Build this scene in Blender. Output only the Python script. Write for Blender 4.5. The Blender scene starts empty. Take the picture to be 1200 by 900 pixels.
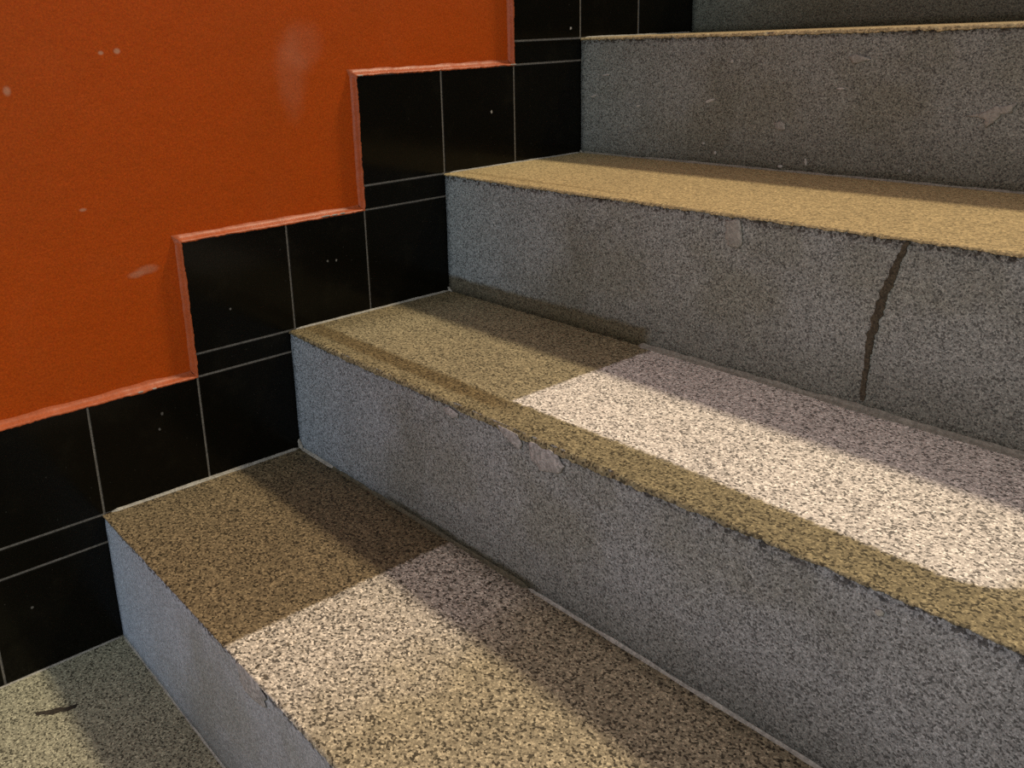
import bpy, bmesh, math, random
from mathutils import Matrix, Vector, noise

SC = bpy.context.scene
COL = SC.collection

# ------------------------------------------------------------------ camera
cam_d = bpy.data.cameras.new('camera')
cam_d.sensor_width = 36.0
cam_d.lens = 36.0 * 1070.48 / 1200.0
cam_d.shift_x = 78.77 / 1200.0
cam_d.shift_y = -85.94 / 1200.0
cam_d.clip_start = 0.02
cam = bpy.data.objects.new('camera', cam_d)
COL.objects.link(cam)
RIGHT = Vector((0.62508501, 0.77953721, -0.03988073))
DOWN = Vector((0.19973438, -0.20913391, -0.95727174))
FWD = Vector((-0.75456936, 0.59041066, -0.28642685))
m = Matrix.Identity(4)
for i in range(3):
    m[i][0], m[i][1], m[i][2] = RIGHT[i], -DOWN[i], -FWD[i]
m[0][3], m[1][3], m[2][3] = 1.14558, -0.30531, 0.77725
cam.matrix_world = m
SC.camera = cam

# ------------------------------------------------------------------ light
SC.view_settings.view_transform = 'Standard'
SC.view_settings.look = 'None'
SC.view_settings.gamma = 1.0
SC.view_settings.use_curve_mapping = False
SC.view_settings.exposure = 0.0
SC.cycles.use_denoising = False

world = bpy.data.worlds.new('world')
SC.world = world
world.use_nodes = True
wn = world.node_tree
bg = wn.nodes['Background']
bg.inputs['Color'].default_value = (1.0, 0.97, 0.97, 1)
bg.inputs['Strength'].default_value = 0.42

sun_d = bpy.data.lights.new('sun', 'SUN')
sun_d.energy = 2.2
sun_d.color = (1.0, 0.84, 0.60)
sun_d.angle = math.radians(5.5)
sun = bpy.data.objects.new('sun', sun_d)
COL.objects.link(sun)
sun.rotation_euler = Vector((0.035, 0.112, 0.194)).to_track_quat('Z', 'Y').to_euler()

fill_d = bpy.data.lights.new('cool_front_fill', 'AREA')  # added cool fill lamp for the risers
fill_d.shape = 'RECTANGLE'
fill_d.size = 0.8
fill_d.size_y = 1.2
fill_d.energy = 10.5
fill_d.color = (0.72, 0.86, 1.0)
fill = bpy.data.objects.new('cool_front_fill', fill_d)
COL.objects.link(fill)
fill.location = (0.16, -1.75, 0.85)
fill.rotation_euler = Vector((0.0, -1.0, 0.30)).to_track_quat('Z', 'Y').to_euler()

# ------------------------------------------------------------------ measures
Y = [None, 0.0, 0.300, 0.601, 0.9156, 1.2254, 1.54]       # riser fronts 1..5, end of the top tread
Z = [0.0, 0.188, 0.375, 0.569, 0.767, 0.960]              # treads 0..5
S = [None, 0.147, 0.3424, 0.5325, 0.7295, 0.925, 1.12]    # lower edge of each tile row
MID = [-0.152, 0.1536, 0.4456, 0.7569, 1.0687, 1.38]      # left edge of each tile row
G = [None, 0.003, 0.311, 0.603, 0.9156, 1.2254]
XW = 2.2


# ------------------------------------------------------------------ helpers
def lin(r, g, b):
    f = lambda c: c / 255 / 12.92 if c <= 10.3 else ((c / 255 + 0.055) / 1.055) ** 2.4
    return (f(r), f(g), f(b), 1.0)


def link(name, me, mat=None, parent=None, smooth=False):
    o = bpy.data.objects.new(name, me)
    COL.objects.link(o)
    if mat:
        me.materials.append(mat)
    if parent:
        o.parent = parent
    if smooth:
        for p in me.polygons:
            p.use_smooth = True
    return o


def mesh_from(name, verts, faces):
    me = bpy.data.meshes.new(name)
    me.from_pydata(verts, [], faces)
    bm = bmesh.new()
    bm.from_mesh(me)
    bmesh.ops.recalc_face_normals(bm, faces=bm.faces)
    bm.to_mesh(me)
    bm.free()
    return me


def box_into(bm, x0, x1, y0, y1, z0, z1, bev=0.0, seg=2):
    r = bmesh.ops.create_cube(bm, size=1.0)
    vs = r['verts']
    for v in vs:
        v.co = Vector((x0 + (v.co.x + .5) * (x1 - x0), y0 + (v.co.y + .5) * (y1 - y0), z0 + (v.co.z + .5) * (z1 - z0)))
    if bev:
        es = list({e for v in vs for e in v.link_edges})
        bmesh.ops.bevel(bm, geom=es, offset=bev, segments=seg, profile=0.5, affect='EDGES')


def bm_mesh(name, bm):
    me = bpy.data.meshes.new(name)
    bm.to_mesh(me)
    bm.free()
    return me


def lerp_table(t, x):
    if x <= t[0][0]:
        return t[0][1]
    for (a, b), (c, d) in zip(t, t[1:]):
        if x <= c:
            return b + (d - b) * (x - a) / (c - a)
    return t[-1][1]


def n1(x, seed, scale):
    return noise.noise(Vector((x * scale, seed * 7.31, seed * 1.7)))


# ------------------------------------------------------------------ node helpers
class NT:
    def __init__(self, name, rough=0.6, spec=0.3):
        self.mat = bpy.data.materials.new(name)
        self.mat.use_nodes = True
        self.t = self.mat.node_tree
        self.b = self.t.nodes['Principled BSDF']
        self.b.inputs['Roughness'].default_value = rough
        self.b.inputs['Specular IOR Level'].default_value = spec
        self.co = self.t.nodes.new('ShaderNodeTexCoord').outputs['Object']
        s = self.t.nodes.new('ShaderNodeSeparateXYZ')
        self.t.links.new(self.co, s.inputs[0])
        self.x, self.y, self.z = s.outputs

    def put(self, sock, v):
        if isinstance(v, bpy.types.NodeSocket):
            self.t.links.new(v, sock)
        else:
            sock.default_value = v

    def m(self, op, a, b=0.0, c=0.0, clamp=False):
        n = self.t.nodes.new('ShaderNodeMath')
        n.operation = op
        n.use_clamp = clamp
        self.put(n.inputs[0], a)
        self.put(n.inputs[1], b)
        self.put(n.inputs[2], c)
        return n.outputs[0]

    def noise(self, scale, detail=2.0, rough=0.5, vec=None, dist=0.0):
        n = self.t.nodes.new('ShaderNodeTexNoise')
        n.inputs['Scale'].default_value = scale
        n.inputs['Detail'].default_value = detail
        n.inputs['Roughness'].default_value = rough
        n.inputs['Distortion'].default_value = dist
        self.t.links.new(vec or self.co, n.inputs['Vector'])
        return n.outputs['Fac']

    def voro(self, scale, rnd=1.0):
        n = self.t.nodes.new('ShaderNodeTexVoronoi')
        n.inputs['Scale'].default_value = scale
        n.inputs['Randomness'].default_value = rnd
        self.t.links.new(self.co, n.inputs['Vector'])
        s = self.t.nodes.new('ShaderNodeSeparateColor')
        self.t.links.new(n.outputs['Color'], s.inputs[0])
        return s.outputs[0], s.outputs[1], n.outputs['Distance']

    def step(self, v, lo, hi):
        n = self.t.nodes.new('ShaderNodeMapRange')
        n.interpolation_type = 'SMOOTHSTEP'
        self.put(n.inputs['Value'], v)
        self.put(n.inputs['From Min'], lo)
        self.put(n.inputs['From Max'], hi)
        n.clamp = True
        return n.outputs['Result']

    def mix(self, f, a, b, blend='MIX'):
        n = self.t.nodes.new('ShaderNodeMix')
        n.data_type = 'RGBA'
        n.blend_type = blend
        self.put(n.inputs['Factor'], f)
        self.put(n.inputs['A'], a)
        self.put(n.inputs['B'], b)
        return [o for o in n.outputs if o.type == 'RGBA'][0]

    def scale_col(self, col, f):
        n = self.t.nodes.new('ShaderNodeVectorMath')
        n.operation = 'SCALE'
        self.put(n.inputs[0], col if isinstance(col, bpy.types.NodeSocket) else tuple(col)[:3])
        self.put(n.inputs['Scale'], f)
        return n.outputs[0]

    def ramp(self, f, stops, interp='LINEAR'):
        n = self.t.nodes.new('ShaderNodeValToRGB')
        n.color_ramp.interpolation = interp
        e = n.color_ramp.elements
        while len(e) < len(stops):
            e.new(0.5)
        for el, (p, c) in zip(e, stops):
            el.position = p
            el.color = (c, c, c, 1) if not isinstance(c, tuple) else c
        self.put(n.inputs[0], f)
        return n.outputs[0]

    def blob(self, a, b, ca, cb, ra, rb, jitter, soft=0.35):
        """soft elliptical mask in two coordinates, its rim roughened by jitter"""
        da = self.m('DIVIDE', self.m('SUBTRACT', a, ca), ra)
        db = self.m('DIVIDE', self.m('SUBTRACT', b, cb), rb)
        d = self.m('SQRT', self.m('ADD', self.m('MULTIPLY', da, da), self.m('MULTIPLY', db, db)))
        d = self.m('ADD', d, jitter)
        return self.m('SUBTRACT', 1.0, self.step(d, 1.0 - soft, 1.0 + soft))

    def finish(self, col, bump=None, strength=0.3, dist=0.001, rough=None):
        self.put(self.b.inputs['Base Color'], col)
        if rough is not None:
            self.put(self.b.inputs['Roughness'], rough)
        if bump is not None:
            n = self.t.nodes.new('ShaderNodeBump')
            n.inputs['Strength'].default_value = strength
            n.inputs['Distance'].default_value = dist
            self.t.links.new(bump, n.inputs['Height'])
            self.t.links.new(n.outputs[0], self.b.inputs['Normal'])
        return self.mat


def chips(n, dark=0.35, light=1.5, cell=330.0, fine=0.35):
    """terrazzo grain: a brightness factor around 1, and a height"""
    r1, r2, d = n.voro(cell)
    a = n.ramp(r1, [(0.0, dark), (0.16, dark * 1.25), (0.30, 0.85), (0.72, 1.05), (0.90, light), (1.0, light * 1.1)])
    r3, _, _ = n.voro(cell * 1.9)
    b = n.m('ADD', 1.0 - fine, n.m('MULTIPLY', r3, 2 * fine))
    big = n.m('ADD', 0.86, n.m('MULTIPLY', n.noise(9.0, 3.0), 0.28))
    f = n.m('MULTIPLY', n.m('MULTIPLY', a, b), big)
    return f, r1


# ------------------------------------------------------------------ materials
def mat_tread(k):
    n = NT('terrazzo_tread', 0.62, 0.25)
    f, h = chips(n, 0.50, 1.28, 440.0, 0.22) if k >= 3 else chips(n, 0.24, 1.50, 480.0, 0.28) if k != 1 else chips(n, 0.20, 1.65, 450.0, 0.30)
    wob = n.m('MULTIPLY', n.m('SUBTRACT', n.noise(38.0, 3.0), 0.5), 0.016)
    wob2 = n.m('MULTIPLY', n.m('SUBTRACT', n.noise(14.0, 4.0, 0.6), 0.5), 0.11)
    tiny = n.m('MULTIPLY', n.m('SUBTRACT', n.noise(260.0, 2.0), 0.5), 0.010)
    if k == 1:
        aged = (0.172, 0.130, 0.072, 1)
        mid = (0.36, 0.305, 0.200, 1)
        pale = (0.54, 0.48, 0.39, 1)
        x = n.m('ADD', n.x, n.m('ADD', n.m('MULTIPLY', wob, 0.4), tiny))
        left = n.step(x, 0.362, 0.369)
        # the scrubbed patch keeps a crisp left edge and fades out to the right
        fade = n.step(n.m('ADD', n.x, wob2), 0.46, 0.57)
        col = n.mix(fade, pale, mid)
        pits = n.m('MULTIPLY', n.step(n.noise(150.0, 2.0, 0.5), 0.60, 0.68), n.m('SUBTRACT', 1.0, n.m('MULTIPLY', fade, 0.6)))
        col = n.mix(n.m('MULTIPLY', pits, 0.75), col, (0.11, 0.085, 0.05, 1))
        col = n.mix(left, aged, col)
        # dirt along the joint at the back
        back = n.step(n.m('ADD', n.y, wob), 0.270, 0.300)
        col = n.mix(n.m('MULTIPLY', back, 0.55), col, (0.10, 0.085, 0.05, 1))
    elif k == 2:
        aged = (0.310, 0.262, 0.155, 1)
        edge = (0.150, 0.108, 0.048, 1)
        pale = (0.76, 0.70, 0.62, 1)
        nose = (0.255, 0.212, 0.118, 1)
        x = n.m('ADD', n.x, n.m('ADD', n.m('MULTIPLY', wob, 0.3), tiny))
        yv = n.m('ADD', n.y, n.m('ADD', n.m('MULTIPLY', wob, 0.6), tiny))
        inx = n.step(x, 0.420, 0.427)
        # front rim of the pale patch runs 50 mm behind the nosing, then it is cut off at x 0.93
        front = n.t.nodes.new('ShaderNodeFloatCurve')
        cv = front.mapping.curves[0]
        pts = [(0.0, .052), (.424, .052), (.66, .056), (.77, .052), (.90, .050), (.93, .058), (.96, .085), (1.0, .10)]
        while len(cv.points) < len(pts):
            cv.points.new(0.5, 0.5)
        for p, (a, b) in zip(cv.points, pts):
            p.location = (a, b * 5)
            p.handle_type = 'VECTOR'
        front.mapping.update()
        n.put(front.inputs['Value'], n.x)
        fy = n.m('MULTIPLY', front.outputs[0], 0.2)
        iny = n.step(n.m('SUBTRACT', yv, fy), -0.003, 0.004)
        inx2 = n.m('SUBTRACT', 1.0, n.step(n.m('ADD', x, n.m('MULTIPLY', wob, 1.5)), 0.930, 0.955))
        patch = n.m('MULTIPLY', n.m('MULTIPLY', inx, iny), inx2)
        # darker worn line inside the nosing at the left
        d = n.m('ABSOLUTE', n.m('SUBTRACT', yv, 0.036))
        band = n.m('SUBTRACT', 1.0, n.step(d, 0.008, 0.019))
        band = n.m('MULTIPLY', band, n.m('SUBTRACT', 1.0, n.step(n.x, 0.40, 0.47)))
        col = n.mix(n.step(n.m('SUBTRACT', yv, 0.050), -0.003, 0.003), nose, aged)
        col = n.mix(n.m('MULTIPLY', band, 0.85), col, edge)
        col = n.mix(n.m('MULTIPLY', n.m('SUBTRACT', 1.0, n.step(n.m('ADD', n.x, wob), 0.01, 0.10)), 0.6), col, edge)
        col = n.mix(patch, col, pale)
    elif k == 3:
        base = (0.49, 0.375, 0.185, 1)
        yv = n.m('ADD', n.y, n.m('ADD', n.m('MULTIPLY', wob, 0.6), tiny))
        d = n.m('ABSOLUTE', n.m('SUBTRACT', yv, 0.030))
        band = n.m('MULTIPLY', n.m('SUBTRACT', 1.0, n.step(d, 0.002, 0.007)), n.m('SUBTRACT', 1.0, n.step(n.x, 0.2, 0.5)))
        col = n.mix(n.m('MULTIPLY', band, 0.45), base, (0.25, 0.17, 0.07, 1))
    else:
        col = (0.46, 0.36, 0.19, 1)
        if k == 0:
            col = (0.31, 0.295, 0.205, 1)
    col = n.scale_col(col, f)
    return n.finish(col, h, 0.25, 0.0012)


def mat_riser(k):
    n = NT('grey_painted_terrazzo', 0.55, 0.3)
    f, h = chips(n, 0.34, 1.34, 620.0, 0.36) if k > 1 else chips(n, 0.62, 1.15, 520.0, 0.24)
    soil = n.noise(6.0, 4.0, 0.6)
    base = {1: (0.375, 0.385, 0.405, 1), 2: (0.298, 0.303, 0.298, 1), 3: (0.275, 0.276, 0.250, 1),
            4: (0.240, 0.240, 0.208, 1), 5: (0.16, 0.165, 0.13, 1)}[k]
    worn = tuple(c * s for c, s in zip(base[:3], (0.80, 0.78, 0.70))) + (1,)
    col = n.mix(n.step(soil, 0.42, 0.66), base, worn)
    # grime scuffed onto the lower edge
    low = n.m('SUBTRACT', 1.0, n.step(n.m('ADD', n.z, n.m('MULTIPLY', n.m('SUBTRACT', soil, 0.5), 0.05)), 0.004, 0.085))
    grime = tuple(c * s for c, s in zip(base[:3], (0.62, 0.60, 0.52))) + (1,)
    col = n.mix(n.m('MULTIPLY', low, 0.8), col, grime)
    near_wall_light = n.m('SUBTRACT', 1.0, n.step(n.m('ADD', n.x, n.m('MULTIPLY', soil, 0.25)), 0.10, 0.48))  # lighter and bluer near the wall: cool fill light put into the colour
    near_wall_light = n.m('MULTIPLY', near_wall_light, 1.0 if k < 4 else 0.5)
    col = n.mix(near_wall_light, col, tuple(c * q for c, q in zip(base[:3], (1.14, 1.26, 1.40))) + (1,))
    wob = n.m('MULTIPLY', n.m('SUBTRACT', n.noise(60.0, 3.0), 0.5), 0.010)
    if k == 3:      # uncleaned brown band left of where the tread was scrubbed
        b = n.m('SUBTRACT', 1.0, n.step(n.m('ADD', n.z, wob), 0.022, 0.031))
        taper = n.m('SUBTRACT', 1.0, n.step(n.x, 0.405, 0.425))
        col = n.mix(n.m('MULTIPLY', n.m('MULTIPLY', b, taper), 0.85), col, (0.125, 0.100, 0.050, 1))
    if k == 2:
        b = n.m('SUBTRACT', 1.0, n.step(n.m('ADD', n.z, wob), 0.006, 0.014))
        taper = n.m('MULTIPLY', n.step(n.x, 0.20, 0.27), n.m('SUBTRACT', 1.0, n.step(n.x, 0.50, 0.53)))
        col = n.mix(n.m('MULTIPLY', n.m('MULTIPLY', b, taper), 0.85), col, (0.075, 0.065, 0.035, 1))
    # dark chipped spots just under the worn edge
    r1, r2, _ = n.voro(300.0)
    hh = Z[k] - Z[k - 1]
    near = n.step(n.m('ADD', n.z, n.m('MULTIPLY', wob, 0.6)), hh - 0.0135, hh - 0.0085)
    spots = n.m('MULTIPLY', near, n.m('SUBTRACT', 1.0, n.step(r2, 0.34, 0.40)))
    col = n.mix(n.m('MULTIPLY', spots, 0.8), col, (0.035, 0.028, 0.020, 1))
    col = n.scale_col(col, f)
    return n.finish(col, h, 0.18, 0.0008)


def mat_plain(name, c, rough=0.7, grain=0.5, scale=400.0, spec=0.3, bump=0.2):
    n = NT(name, rough, spec)
    r1, _, _ = n.voro(scale)
    f = n.m('ADD', 1.0 - grain / 2, n.m('MULTIPLY', r1, grain))
    f = n.m('MULTIPLY', f, n.m('ADD', 0.8, n.m('MULTIPLY', n.noise(30.0, 3.0), 0.4)))
    return n.finish(n.scale_col(c, f), r1, bump, 0.0008)


def mat_wall():
    n = NT('orange_gloss_paint', 0.42, 0.18)
    big = n.noise(3.0, 4.0, 0.55)
    col = n.mix(n.step(big, 0.35, 0.7), (0.570, 0.084, 0.003, 1), (0.500, 0.082, 0.005, 1))
    col = n.mix(n.m('MULTIPLY', n.step(n.noise(11.0, 4.0, 0.6), 0.50, 0.75), 0.35), col, (0.58, 0.105, 0.014, 1))
    g = n.noise(420.0, 2.0, 0.6)
    col = n.scale_col(col, n.m('ADD', 0.50, n.m('MULTIPLY', g, 1.0)))
    r1, r2, _ = n.voro(430.0)
    col = n.mix(n.m('MULTIPLY', r1, 0.22), col, (0.42, 0.030, 0.004, 1))
    col = n.mix(n.m('MULTIPLY', r2, 0.16), col, (0.40, 0.120, 0.010, 1))
    jit = n.m('MULTIPLY', n.m('SUBTRACT', n.noise(30.0, 3.0), 0.5), 0.9)
    for (y, z, ry, rz, s) in WALL_MARKS:
        b = n.blob(n.y, n.z, y, z, ry, rz, jit, 0.5)
        col = n.mix(n.m('MULTIPLY', b, s), col, (0.66, 0.42, 0.28, 1))
    bump = n.m('ADD', n.m('MULTIPLY', n.noise(160.0, 3.0, 0.6), 0.4), n.noise(24.0, 3.0))
    return n.finish(col, bump, 0.35, 0.003, rough=n.m('ADD', 0.34, n.m('MULTIPLY', g, 0.16)))


def mat_tile():
    n = NT('black_glazed_tile', 0.13, 0.16)
    d = n.noise(18.0, 4.0, 0.65)
    col = n.mix(n.step(d, 0.5, 0.8), (0.0042, 0.0038, 0.0022, 1), (0.009, 0.008, 0.005, 1))
    dust = n.step(n.noise(210.0, 2.0, 0.5), 0.735, 0.78)
    col = n.mix(n.m('MULTIPLY', dust, 0.35), col, (0.12, 0.12, 0.11, 1))
    jit = n.m('MULTIPLY', n.m('SUBTRACT', n.noise(420.0, 2.0), 0.5), 1.6)
    for (y, z, r, s) in TILE_MARKS:
        b = n.blob(n.y, n.z, y, z, r, r * 1.1, jit, 0.3)
        col = n.mix(n.m('MULTIPLY', b, s), col, (0.55, 0.54, 0.50, 1))
    return n.finish(col, n.noise(5.0, 2.0), 0.05, 0.003, rough=n.m('ADD', 0.10, n.m('MULTIPLY', d, 0.12)))


# marks given as (along the wall, height, half sizes, strength)
WALL_MARKS = []
TILE_MARKS = []
WALL_MARKS += [(.0876, .7758, .0030, .0022, .6), (.1076, .777, .0035, .003, .6), (-.0255, .738, .004, .005, .45),
               (.345, .735, .022, .050, .09), (.365, .775, .030, .030, .08), (.107, .502, .013, .005, .25), (.093, .498, .010, .004, .3),
               (.0383, .591, .004, .002, .5)]
TILE_MARKS += [(.8915, .7837, .0020, .8), (.7053, .6575, .0020, .7), (.213, .4276, .0014, .3),
               (.0977, .3041, .0018, .2), (.0914, .2834, .0016, .22), (-.1043, .0941, .0016, .25),
               (.3746, .4665, .0015, .3), (.3894, .4651, .0015, .35)]

M_WALL = mat_wall()
M_TILE = mat_tile()
M_GROUT = mat_plain('grey_grout', (0.20, 0.19, 0.165, 1), 0.85)
M_BEAD = mat_plain('orange_paint_edge', (0.45, 0.100, 0.028, 1), 0.40, 0.25, 500.0, 0.3, 0.3)
M_MORTAR = mat_plain('cement_mortar', (0.36, 0.34, 0.29, 1), 0.8, 0.5)
M_MORTAR_DARK = mat_plain('soiled_cement_mortar', (0.27, 0.25, 0.20, 1), 0.8, 0.5)
M_CRACK = mat_plain('brown_crack_filler', (0.070, 0.055, 0.034, 1), 0.8, 0.9, 500.0)
M_SMEAR = mat_plain('plaster_smear', (0.37, 0.345, 0.325, 1), 0.75, 0.7)
M_SMEAR_DULL = mat_plain('dull_plaster_smear', (0.300, 0.280, 0.240, 1), 0.75, 0.5)
M_JOINT_DARK = mat_plain('dirt_filled_mortar', (0.105, 0.092, 0.058, 1), 0.85, 0.7)
M_FLECK_GLINT = mat_plain('pale_fleck_or_glint', (0.44, 0.42, 0.37, 1), 0.7, 0.3)  # paint flecks on risers, and the painted glints on tile edges
M_STAIN = mat_plain('dark_smear', (0.035, 0.028, 0.020, 1), 0.8, 0.8)
M_FLOOR = mat_tread(0)

# ------------------------------------------------------------------ the setting
# wall: its face sits 10 mm behind the tile face
me = bpy.data.meshes.new('wall_left')
bm = bmesh.new()
box_into(bm, -0.15, -0.010, -1.6, 2.4, -0.1, 2.6)
wall = link('wall_left', bm_mesh('wall_left', bm), M_WALL)
wall['kind'] = 'structure'
wall['label'] = 'orange painted wall above the stepped black tiles'

bm = bmesh.new()
box_into(bm, -0.15, XW, -1.6, 1.6, -0.12, 0.0)
floor = link('floor', bm_mesh('floor', bm), M_FLOOR)
floor['kind'] = 'structure'
floor['label'] = 'terrazzo landing at the foot of the stairs'

# ------------------------------------------------------------------ tiled skirting
base = bpy.data.objects.new('baseboard_left', None)
COL.objects.link(base)
base['kind'] = 'structure'
base['label'] = 'stepped skirting of glossy black tiles along the orange wall'

cells = []
for k in range(1, 6):
    cells.append((MID[k - 1], Y[k], S[k], Z[k]))
    if k < 5:
        cells += [(MID[k - 1], G[k], Z[k], S[k + 1]), (G[k], MID[k], Z[k], S[k + 1]), (MID[k], Y[k + 1], Z[k], S[k + 1])]
    else:
        cells += [(MID[4], G[5], Z[5], S[6]), (G[5], MID[5], Z[5], S[6])]
cells.append((MID[0], 0.0, 0.0, S[1]))
for j in range(9):
    cells.append((MID[0] - 0.152 * (j + 1), MID[0] - 0.152 * j, 0.0, S[1]))


def beside_riser(b, c):
    """cells that butt against the foot or end of a step run on a little behind it"""
    return any(abs(b - Y[k]) < 1e-6 and c < Z[k] - 0.01 for k in range(1, 6))


random.seed(4)
bm = bmesh.new()
GW = 0.00125
for (a, b, c, d) in cells:
    b2 = b - GW
    if beside_riser(b, c):
        b2 = b + 0.003
    dx = random.uniform(-.0003, .0003)
    box_into(bm, -0.0095, dx, a + GW, b2, c + GW, d - GW, 0.0012, 2)
tiles = link('tile_facing', bm_mesh('tile_facing', bm), M_TILE, base)

bm = bmesh.new()
for (a, b, c, d) in cells:
    box_into(bm, -0.0098, -0.0009, a, b + (0.004 if beside_riser(b, c) else 0.0), c, d)
grout = link('grout', bm_mesh('grout', bm), M_GROUT, base)

# painted edge: the wall paint lapping over the top and end edges of the tiles
path = [(-1.55, S[1])]
for k in range(0, 6):
    path.append((MID[k], S[k + 1]))
    if k < 5:
        path.append((MID[k], S[k + 2]))
path = [(-1.55, S[1]), (MID[0], S[1])]
for k in range(1, 6):
    path += [(MID[k - 1], S[k + 1]), (MID[k], S[k + 1])]
prof = [(0.0090, -0.0104), (0.0058, -0.0086), (0.0032, -0.0052), (0.0016, -0.0014), (0.0000, 0.0008), (-0.0012, 0.0008), (-0.0018, -0.0004)]
verts, faces = [], []
rings = []
for i in range(len(path) - 1):
    (ya, za), (yb, zb) = path[i], path[i + 1]
    L = math.hypot(yb - ya, zb - za)
    horiz = abs(zb - za) < 1e-6
    cnt = max(2, int(L / 0.003))
    for j in range(cnt + 1):
        if j == 0 and i > 0:
            continue
        t = j / cnt
        y, z = ya + (yb - ya) * t, za + (zb - za) * t
        corner = (j == cnt and i < len(path) - 2)
        ny, nz = (-1.0, 1.0) if corner else ((0.0, 1.0) if horiz else (-1.0, 0.0))
        s = y + z * 1.7
        rings.append((y, z, ny, nz, s, j / cnt))
idx = []
for (y, z, ny, nz, s, t) in rings:
    row = []
    rag = 0.0012 * n1(s, 3, 220) + 0.0016 * n1(s, 5, 45)
    fat = 1.0 + 0.25 * n1(s, 8, 30)
    for q, (o, x) in enumerate(prof):
        oo = o * ((fat if nz > 0 else 0.55 * fat) if o > 0 else 1.0) + (rag if q >= 4 else 0.3 * rag)
        row.append(len(verts))
        verts.append((x + (0.0005 * n1(s + q, 2, 150) if 0 < q < 6 else 0), y + ny * oo, z + nz * oo))
    idx.append(row)
# near corners the straight rings must not cross the mitred ring
for r0, r1 in zip(idx, idx[1:]):
    for q in range(len(prof) - 1):
        faces.append((r0[q], r0[q + 1], r1[q + 1], r1[q]))
bead = link('painted_edge', mesh_from('painted_edge', verts, faces), M_BEAD, base, True)


# mortar line where the tiles meet each tread
def bead_mesh(name, p0, p1, axis_a, axis_b, ra, rb, seed, wob=0.3):
    """a quarter-round fillet from p0 to p1 filling the corner between directions axis_a and axis_b"""
    p0, p1 = Vector(p0), Vector(p1)
    L = (p1 - p0).length
    cnt = max(8, int(L / 0.004))
    V, F = [], []
    for i in range(cnt + 1):
        t = i / cnt
        p = p0.lerp(p1, t)
        f = 1 + wob * n1(t * L, seed, 60) + wob * n1(t * L, seed + 1, 14)
        end = min(1.0, 0.2 + min(t, 1 - t) * L / 0.01)
        f *= end
        a, b = axis_a * ra * f, axis_b * rb * f
        V += [p - axis_a * 0.001, p + a, p + a + b * 0.12, p + a * 0.45 + b * 0.42, p + b + a * 0.12, p + b - axis_a * 0.001]
    for i in range(cnt):
        for q in range(6):
            F.append((i * 6 + q, i * 6 + (q + 1) % 6, (i + 1) * 6 + (q + 1) % 6, (i + 1) * 6 + q))
    F.append(tuple(range(6)))
    F.append(tuple(cnt * 6 + q for q in reversed(range(6))))
    return mesh_from(name, V, F)


AX, AY, AZ = Vector((1, 0, 0)), Vector((0, 1, 0)), Vector((0, 0, 1))
for k in range(0, 5):
    y0 = Y[k] + 0.012 if k else -1.5
    r = {0: .0012, 1: .0030, 2: .0022, 3: .0016, 4: .002}[k]
    link('mortar_joint', bead_mesh('mortar_joint', (0.0006, y0, Z[k]), (0.0006, Y[k + 1] - 0.001, Z[k]), AX, AZ, r * 1.3, r, 40 + k), M_MORTAR, base)


# ------------------------------------------------------------------ steps
NOSE = {  # how far below the tread level the worn yellow edge reaches
    1: [(0, -.002), (.3, -.001), (.4, -.0015), (.574, -.005), (.9, -.004), (2.2, -.004)],
    2: [(0, -.003), (.06, -.005), (.141, -.007), (.358, -.006), (.48, -.008), (.60, -.0075), (.711, -.005), (.835, -.0025), (.97, -.002), (2.2, -.004)],
    3: [(0, -.002), (.16, -.004), (.46, -.004), (.68, -.003), (.84, -.003), (2.2, -.003)],
    4: [(0, -.003), (.22, -.0045), (.49, -.0055), (.70, -.005), (2.2, -.005)],
    5: [(0, -.003), (2.2, -.003)],
}


def tread_mesh(k):
    """slab with a worn, chipped and rounded front edge; local to the step's base"""
    yb = Y[6] - Y[k]
    h = Z[k] - Z[k - 1]
    R = 0.0035
    V, F = [], []
    n = int(XW / 0.0022)
    cols = 0
    for i in range(n + 1):
        x = 0.0006 + (XW - 0.0006) * i / n
        lip = lerp_table(NOSE[k], x)
        rag = 0.0013 * n1(x, k, 260) + 0.0013 * n1(x, k + 9, 110) + 0.0012 * n1(x, k + 4, 35)
        lip = min(lip + rag, -0.0008)
        wear = 0.0009 * n1(x, k + 20, 25) + 0.0006 * n1(x, k + 21, 90)
        chip = max(0.0, n1(x, k + 30, 70) - 0.42) * 0.010
        fy = -0.0006 + wear * 0.3
        top = h
        dz = wear + chip
        r = R + max(0, -lip - 0.003) * 0.8
        row = [(x, yb, h - 0.028), (x, yb, top), (x, 0.032, top), (x, r + 0.002, top - 0.0002)]
        for a in (70, 50, 30, 12):
            aa = math.radians(a)
            row.append((x, fy + chip * .4 + r * (1 - math.cos(aa)), top - dz * (1 - a / 90) - min(r, -lip * .9) * (1 - math.sin(aa))))
        row += [(x, fy + chip * .2, h + lip), (x, 0.0006, h + lip - 0.0006), (x, 0.0045, h + lip - 0.0012), (x, 0.02, h - 0.028)]
        # keep heights monotonic down the front
        out = []
        for q, p in enumerate(row):
            if q >= 3 and q <= 8:
                p = (p[0], p[1], min(p[2], out[-1][2]))
                p = (p[0], p[1], max(p[2], h + lip))
            out.append(p)
        cols = len(out)
        V += out
    for i in range(n):
        for q in range(cols):
            F.append((i * cols + q, i * cols + (q + 1) % cols, (i + 1) * cols + (q + 1) % cols, (i + 1) * cols + q))
    F.append(tuple(range(cols)))
    F.append(tuple(n * cols + q for q in reversed(range(cols))))
    me = mesh_from('tread', V, F)
    return me


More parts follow.
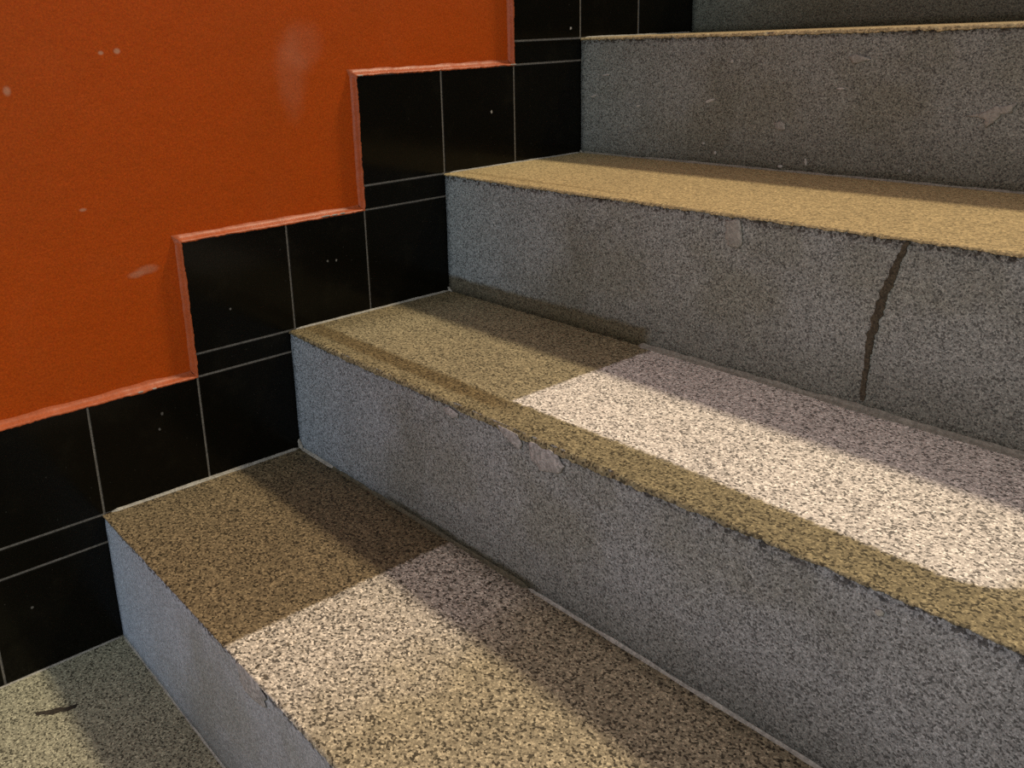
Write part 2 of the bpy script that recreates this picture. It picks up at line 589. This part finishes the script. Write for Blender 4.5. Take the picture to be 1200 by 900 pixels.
def riser_mesh(k):
    """solid body under the tread: its gently uneven front is the painted riser"""
    h = Z[k] - Z[k - 1]
    yb = Y[6] - Y[k]
    V, F = [], []
    n, mrow = 220, 14
    W = XW - 0.0006
    for i in range(n + 1):
        x = 0.0006 + W * i / n
        for j in range(mrow + 1):
            z = (h - 0.0012) * j / mrow
            y = 0.0008 * noise.noise(Vector((x * 12, z * 12, k * 5.0))) + 0.0004 * noise.noise(Vector((x * 50, z * 50, k * 3.0))) + 0.0012
            if j == mrow:
                y += 0.0012
            V.append((x, y, z))
    for i in range(n):
        for j in range(mrow):
            a = i * (mrow + 1) + j
            F.append((a, a + mrow + 1, a + mrow + 2, a + 1))
    b0 = len(V)
    zt = h - 0.0285
    for x in (0.0006, XW):
        V += [(x, yb, 0.0), (x, yb, zt), (x, 0.021, zt), (x, 0.006, h - 0.0012)]
    L0 = [j for j in range(mrow + 1)]
    L1 = [n * (mrow + 1) + j for j in range(mrow + 1)]
    F.append(tuple(L0 + [b0 + 3, b0 + 2, b0 + 1, b0]))
    F.append(tuple(reversed(L1 + [b0 + 7, b0 + 6, b0 + 5, b0 + 4])))
    F.append((b0, b0 + 1, b0 + 5, b0 + 4))
    F.append((b0 + 1, b0 + 2, b0 + 6, b0 + 5))
    F.append((b0 + 2, b0 + 3, b0 + 7, b0 + 6))
    F.append(tuple([b0 + 3] + [b0 + 7] + [i * (mrow + 1) + mrow for i in range(n, -1, -1)]))
    F.append(tuple([b0 + 4, b0] + [i * (mrow + 1) for i in range(n + 1)]))
    return mesh_from('riser', V, F)


def daub_mesh(name, outline, plane, height, seed):
    """a thin raised daub with an irregular outline; plane 'y': on a riser (x, z), 'z': on a floor (x, y)"""
    cx = sum(p[0] for p in outline) / len(outline)
    cy = sum(p[1] for p in outline) / len(outline)
    pts = []
    m_ = len(outline)
    for i in range(m_):
        a, b = outline[i], outline[(i + 1) % m_]
        for t in (0, .25, .5, .75):
            pts.append((a[0] + (b[0] - a[0]) * t, a[1] + (b[1] - a[1]) * t))
    V, F = [], []
    for r, hgt in ((1.0, -0.0004), (0.93, 0.55), (0.6, 0.9), (0.25, 1.0)):
        for i, (px, py) in enumerate(pts):
            j = 1 + 0.16 * noise.noise(Vector((px * 300, py * 300, seed))) + 0.22 * noise.noise(Vector((px * 90, py * 90, seed + 5)))
            u, v = cx + (px - cx) * r * j, cy + (py - cy) * r * j
            hh = hgt if hgt < 0 else hgt * height * (1 + 0.3 * noise.noise(Vector((u * 200, v * 200, seed + 3))))
            V.append((u, -hh, v) if plane == 'y' else (hh, u, v) if plane == 'x' else (u, v, hh))
    c = len(pts)
    for r in range(3):
        for i in range(c):
            F.append((r * c + i, r * c + (i + 1) % c, (r + 1) * c + (i + 1) % c, (r + 1) * c + i))
    F.append(tuple(3 * c + i for i in range(c)))
    F.append(tuple(reversed(range(c))))
    return mesh_from(name, V, F)


LABELS = {
    1: 'lowest terrazzo step with a dark brown tread half scrubbed pale and a bluish grey riser',
    2: 'second terrazzo step with a bright whitish scrubbed patch across its tread',
    3: 'third terrazzo step with a brown crack running down its grey riser',
    4: 'fourth terrazzo step with white paint flecks on its grey riser',
    5: 'topmost visible step, only its dark riser showing at the top edge',
}
STEP = {}
for k in range(1, 6):
    st = bpy.data.objects.new('stair_step', None)
    COL.objects.link(st)
    st.empty_display_size = 0.1
    st.location = (0, Y[k], Z[k - 1])
    st['label'] = LABELS[k]
    st['category'] = 'step'
    st['group'] = 'steps of the terrazzo staircase'
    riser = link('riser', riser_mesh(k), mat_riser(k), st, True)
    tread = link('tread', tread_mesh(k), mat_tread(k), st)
    STEP[k] = (st, riser, tread)

# mortar fillets at the foot of the risers
for k, x0, x1, r, mt in ((1, 0.002, XW, .0020, M_MORTAR), (2, 0.002, 0.10, .0040, M_MORTAR), (2, 0.09, 0.50, .0040, M_JOINT_DARK), (2, 0.50, XW, .0032, M_MORTAR),
                         (3, 0.40, XW, .0062, M_MORTAR_DARK), (4, 0.002, XW, .0030, M_MORTAR_DARK)):
    st = STEP[k][0]
    link('mortar_fillet', bead_mesh('mortar_fillet', (x0, 0.0016, 0), (x1, 0.0016, 0), -AY, AZ, r, r * 0.9, 60 + k), mt, st)
# little mortar lumps in the corner between tiles and risers
for k, sx, sz in ((2, .012, .014), (3, .010, .006), (4, .008, .004)):
    st = STEP[k][0]
    o = link('mortar_fillet', daub_mesh('mortar_fillet', [(.0008, .0), (sx, .0), (sx * .8, sz * .4), (sx * .3, sz), (.0008, sz * 1.2)], 'y', .004, k), M_MORTAR, st)
    for v in o.data.vertices:
        v.co.z = max(v.co.z, 0.0)
        v.co.x = max(v.co.x, 0.0006)

# crack filled with brown cement on the third riser
pts = [(0.7345, 0.190), (0.7300, 0.175), (0.7255, 0.160), (0.7200, 0.142), (0.7150, 0.122), (0.7105, 0.100), (0.7080, 0.080), (0.7062, 0.058), (0.7058, 0.035), (0.7056, 0.012)]
V, F = [], []
for i in range(61):
    t = i / 60 * (len(pts) - 1)
    a = min(int(t), len(pts) - 2)
    f = t - a
    x, z = pts[a][0] + (pts[a + 1][0] - pts[a][0]) * f, pts[a][1] + (pts[a + 1][1] - pts[a][1]) * f
    w = 0.0016 + 0.0028 * math.sin(min(1, 0.15 + (i / 60) * 1.1) * math.pi * 0.85)
    x += 0.0016 * n1(z, 3, 110)
    wl, wr = w * (1 + .7 * n1(z, 5, 230)), w * (1 + .7 * n1(z, 6, 230))
    V += [(x - wl, 0.003, z), (x - wl, -0.0002, z), (x, -0.0005, z), (x + wr, -0.0002, z), (x + wr, 0.003, z)]
for i in range(60):
    for q in range(5):
        F.append((i * 5 + q, i * 5 + (q + 1) % 5, (i + 1) * 5 + (q + 1) % 5, (i + 1) * 5 + q))
F.append(tuple(range(5)))
F.append(tuple(300 + q for q in reversed(range(5))))
crack = link('filled_crack', mesh_from('filled_crack', V, F), M_CRACK, STEP[3][1])
crack['label'] = 'dark brown filled crack'

# plaster daubs left on the risers
def daub(k, name, outline, mt, height=0.0009, yoff=-0.0005):
    pts = [(x, z - Z[k - 1]) for x, z in outline]
    o = link(name, daub_mesh(name, pts, 'y', height, k + len(outline)), mt, STEP[k][1], True)
    o.location.y = yoff
    return o


daub(2, 'plaster_daub', [(.362, .3625), (.372, .3675), (.3906, .364), (.388, .358), (.3776, .355), (.366, .357)], M_SMEAR)
daub(2, 'plaster_daub', [(.459, .3712), (.470, .3725), (.488, .3700), (.497, .361), (.494, .353), (.479, .357), (.466, .362)], M_SMEAR)
daub(2, 'plaster_daub', [(.505, .369), (.531, .3705), (.548, .367), (.5577, .358), (.5493, .3463), (.532, .343), (.518, .3407), (.510, .350)], M_SMEAR)
daub(1, 'plaster_daub', [(.388, .183), (.405, .1872), (.440, .1866), (.455, .178), (.447, .165), (.4206, .157), (.401, .160)], M_SMEAR)
daub(3, 'plaster_daub', [(.524, .562), (.545, .5625), (.550, .548), (.549, .533), (.541, .529), (.530, .531), (.526, .546)], M_SMEAR_DULL)
daub(4, 'plaster_daub', [(.650, .659), (.667, .663), (.680, .671), (.690, .672), (.703, .676), (.698, .664), (.688, .662), (.680, .650), (.672, .646), (.669, .655)], M_SMEAR_DULL)
daub(4, 'plaster_daub', [(.4876, .7312), (.4992, .7343), (.5176, .7290), (.512, .724), (.497, .7215)], M_SMEAR_DULL)
daub(4, 'plaster_daub', [(.3838, .639), (.395, .641), (.402, .638), (.405, .630), (.395, .627), (.386, .631)], M_SMEAR_DULL)


def fleck(k, x, z, w, h, tilt):
    z -= Z[k - 1]
    ca, sa = math.cos(tilt), math.sin(tilt)
    ring = [(math.cos(a * math.pi / 3), math.sin(a * math.pi / 3)) for a in range(6)]
    pts = [(x + w * u * ca - h * v * sa, z + w * u * sa + h * v * ca) for u, v in ring]
    o = link('paint_fleck', daub_mesh('paint_fleck', pts, 'y', 0.0007, x * 50), M_FLECK_GLINT, STEP[k][1], True)
    o.location.y = 0.0003


for (k, x, z, w, h, a) in ((4, .482, .6885, .007, .0018, 0.0), (4, .308, .7256, .003, .003, 0), (4, .271, .667, .010, .0025, .3), (4, .438, .5854, .002, .006, .2),
                           (4, .398, .576, .005, .0025, 0), (4, .2623, .6013, .003, .0025, 0), (4, .285, .588, .0025, .003, 0),
                           (4, .031, .669, .009, .0020, .25), (4, .516, .727, .004, .0015, 0), (4, .130, .655, .006, .0018, .1), (4, .060, .705, .010, .002, .1),
                           (3, .20, .505, .002, .001, 0), (2, .88, .355, .004, .003, .5), (4, .585, .585, .002, .002, 0)):
    fleck(k, x, z, w, h, a)

# dark smear on the landing
o = link('dark_smear', daub_mesh('dark_smear', [(.078, -.137), (.084, -.141), (.090, -.130), (.0975, -.122), (.098, -.113), (.104, -.106), (.103, -.094), (.098, -.093), (.0965, -.104), (.089, -.110), (.086, -.122)], 'z', 0.0006, 2.0), M_STAIN, floor)

# glints where paint has chipped off the tile edge, painted as pale flecks
for y, z, w in ((.3770, .5338, .008), (.3925, .5336, .006), (.4060, .5338, .005), (.4530, .7292, .006), (.7545, .7300, .007), (.0730, .3430, .004), (.092, .3428, .003)):
    ring = [(y + w * math.cos(a * math.pi / 3), z + 0.0011 * math.sin(a * math.pi / 3)) for a in range(6)]
    o = link('chip_glint', daub_mesh('chip_glint', ring, 'x', 0.0007, y * 40), M_FLECK_GLINT, base, True)
    o.location.x = 0.0012
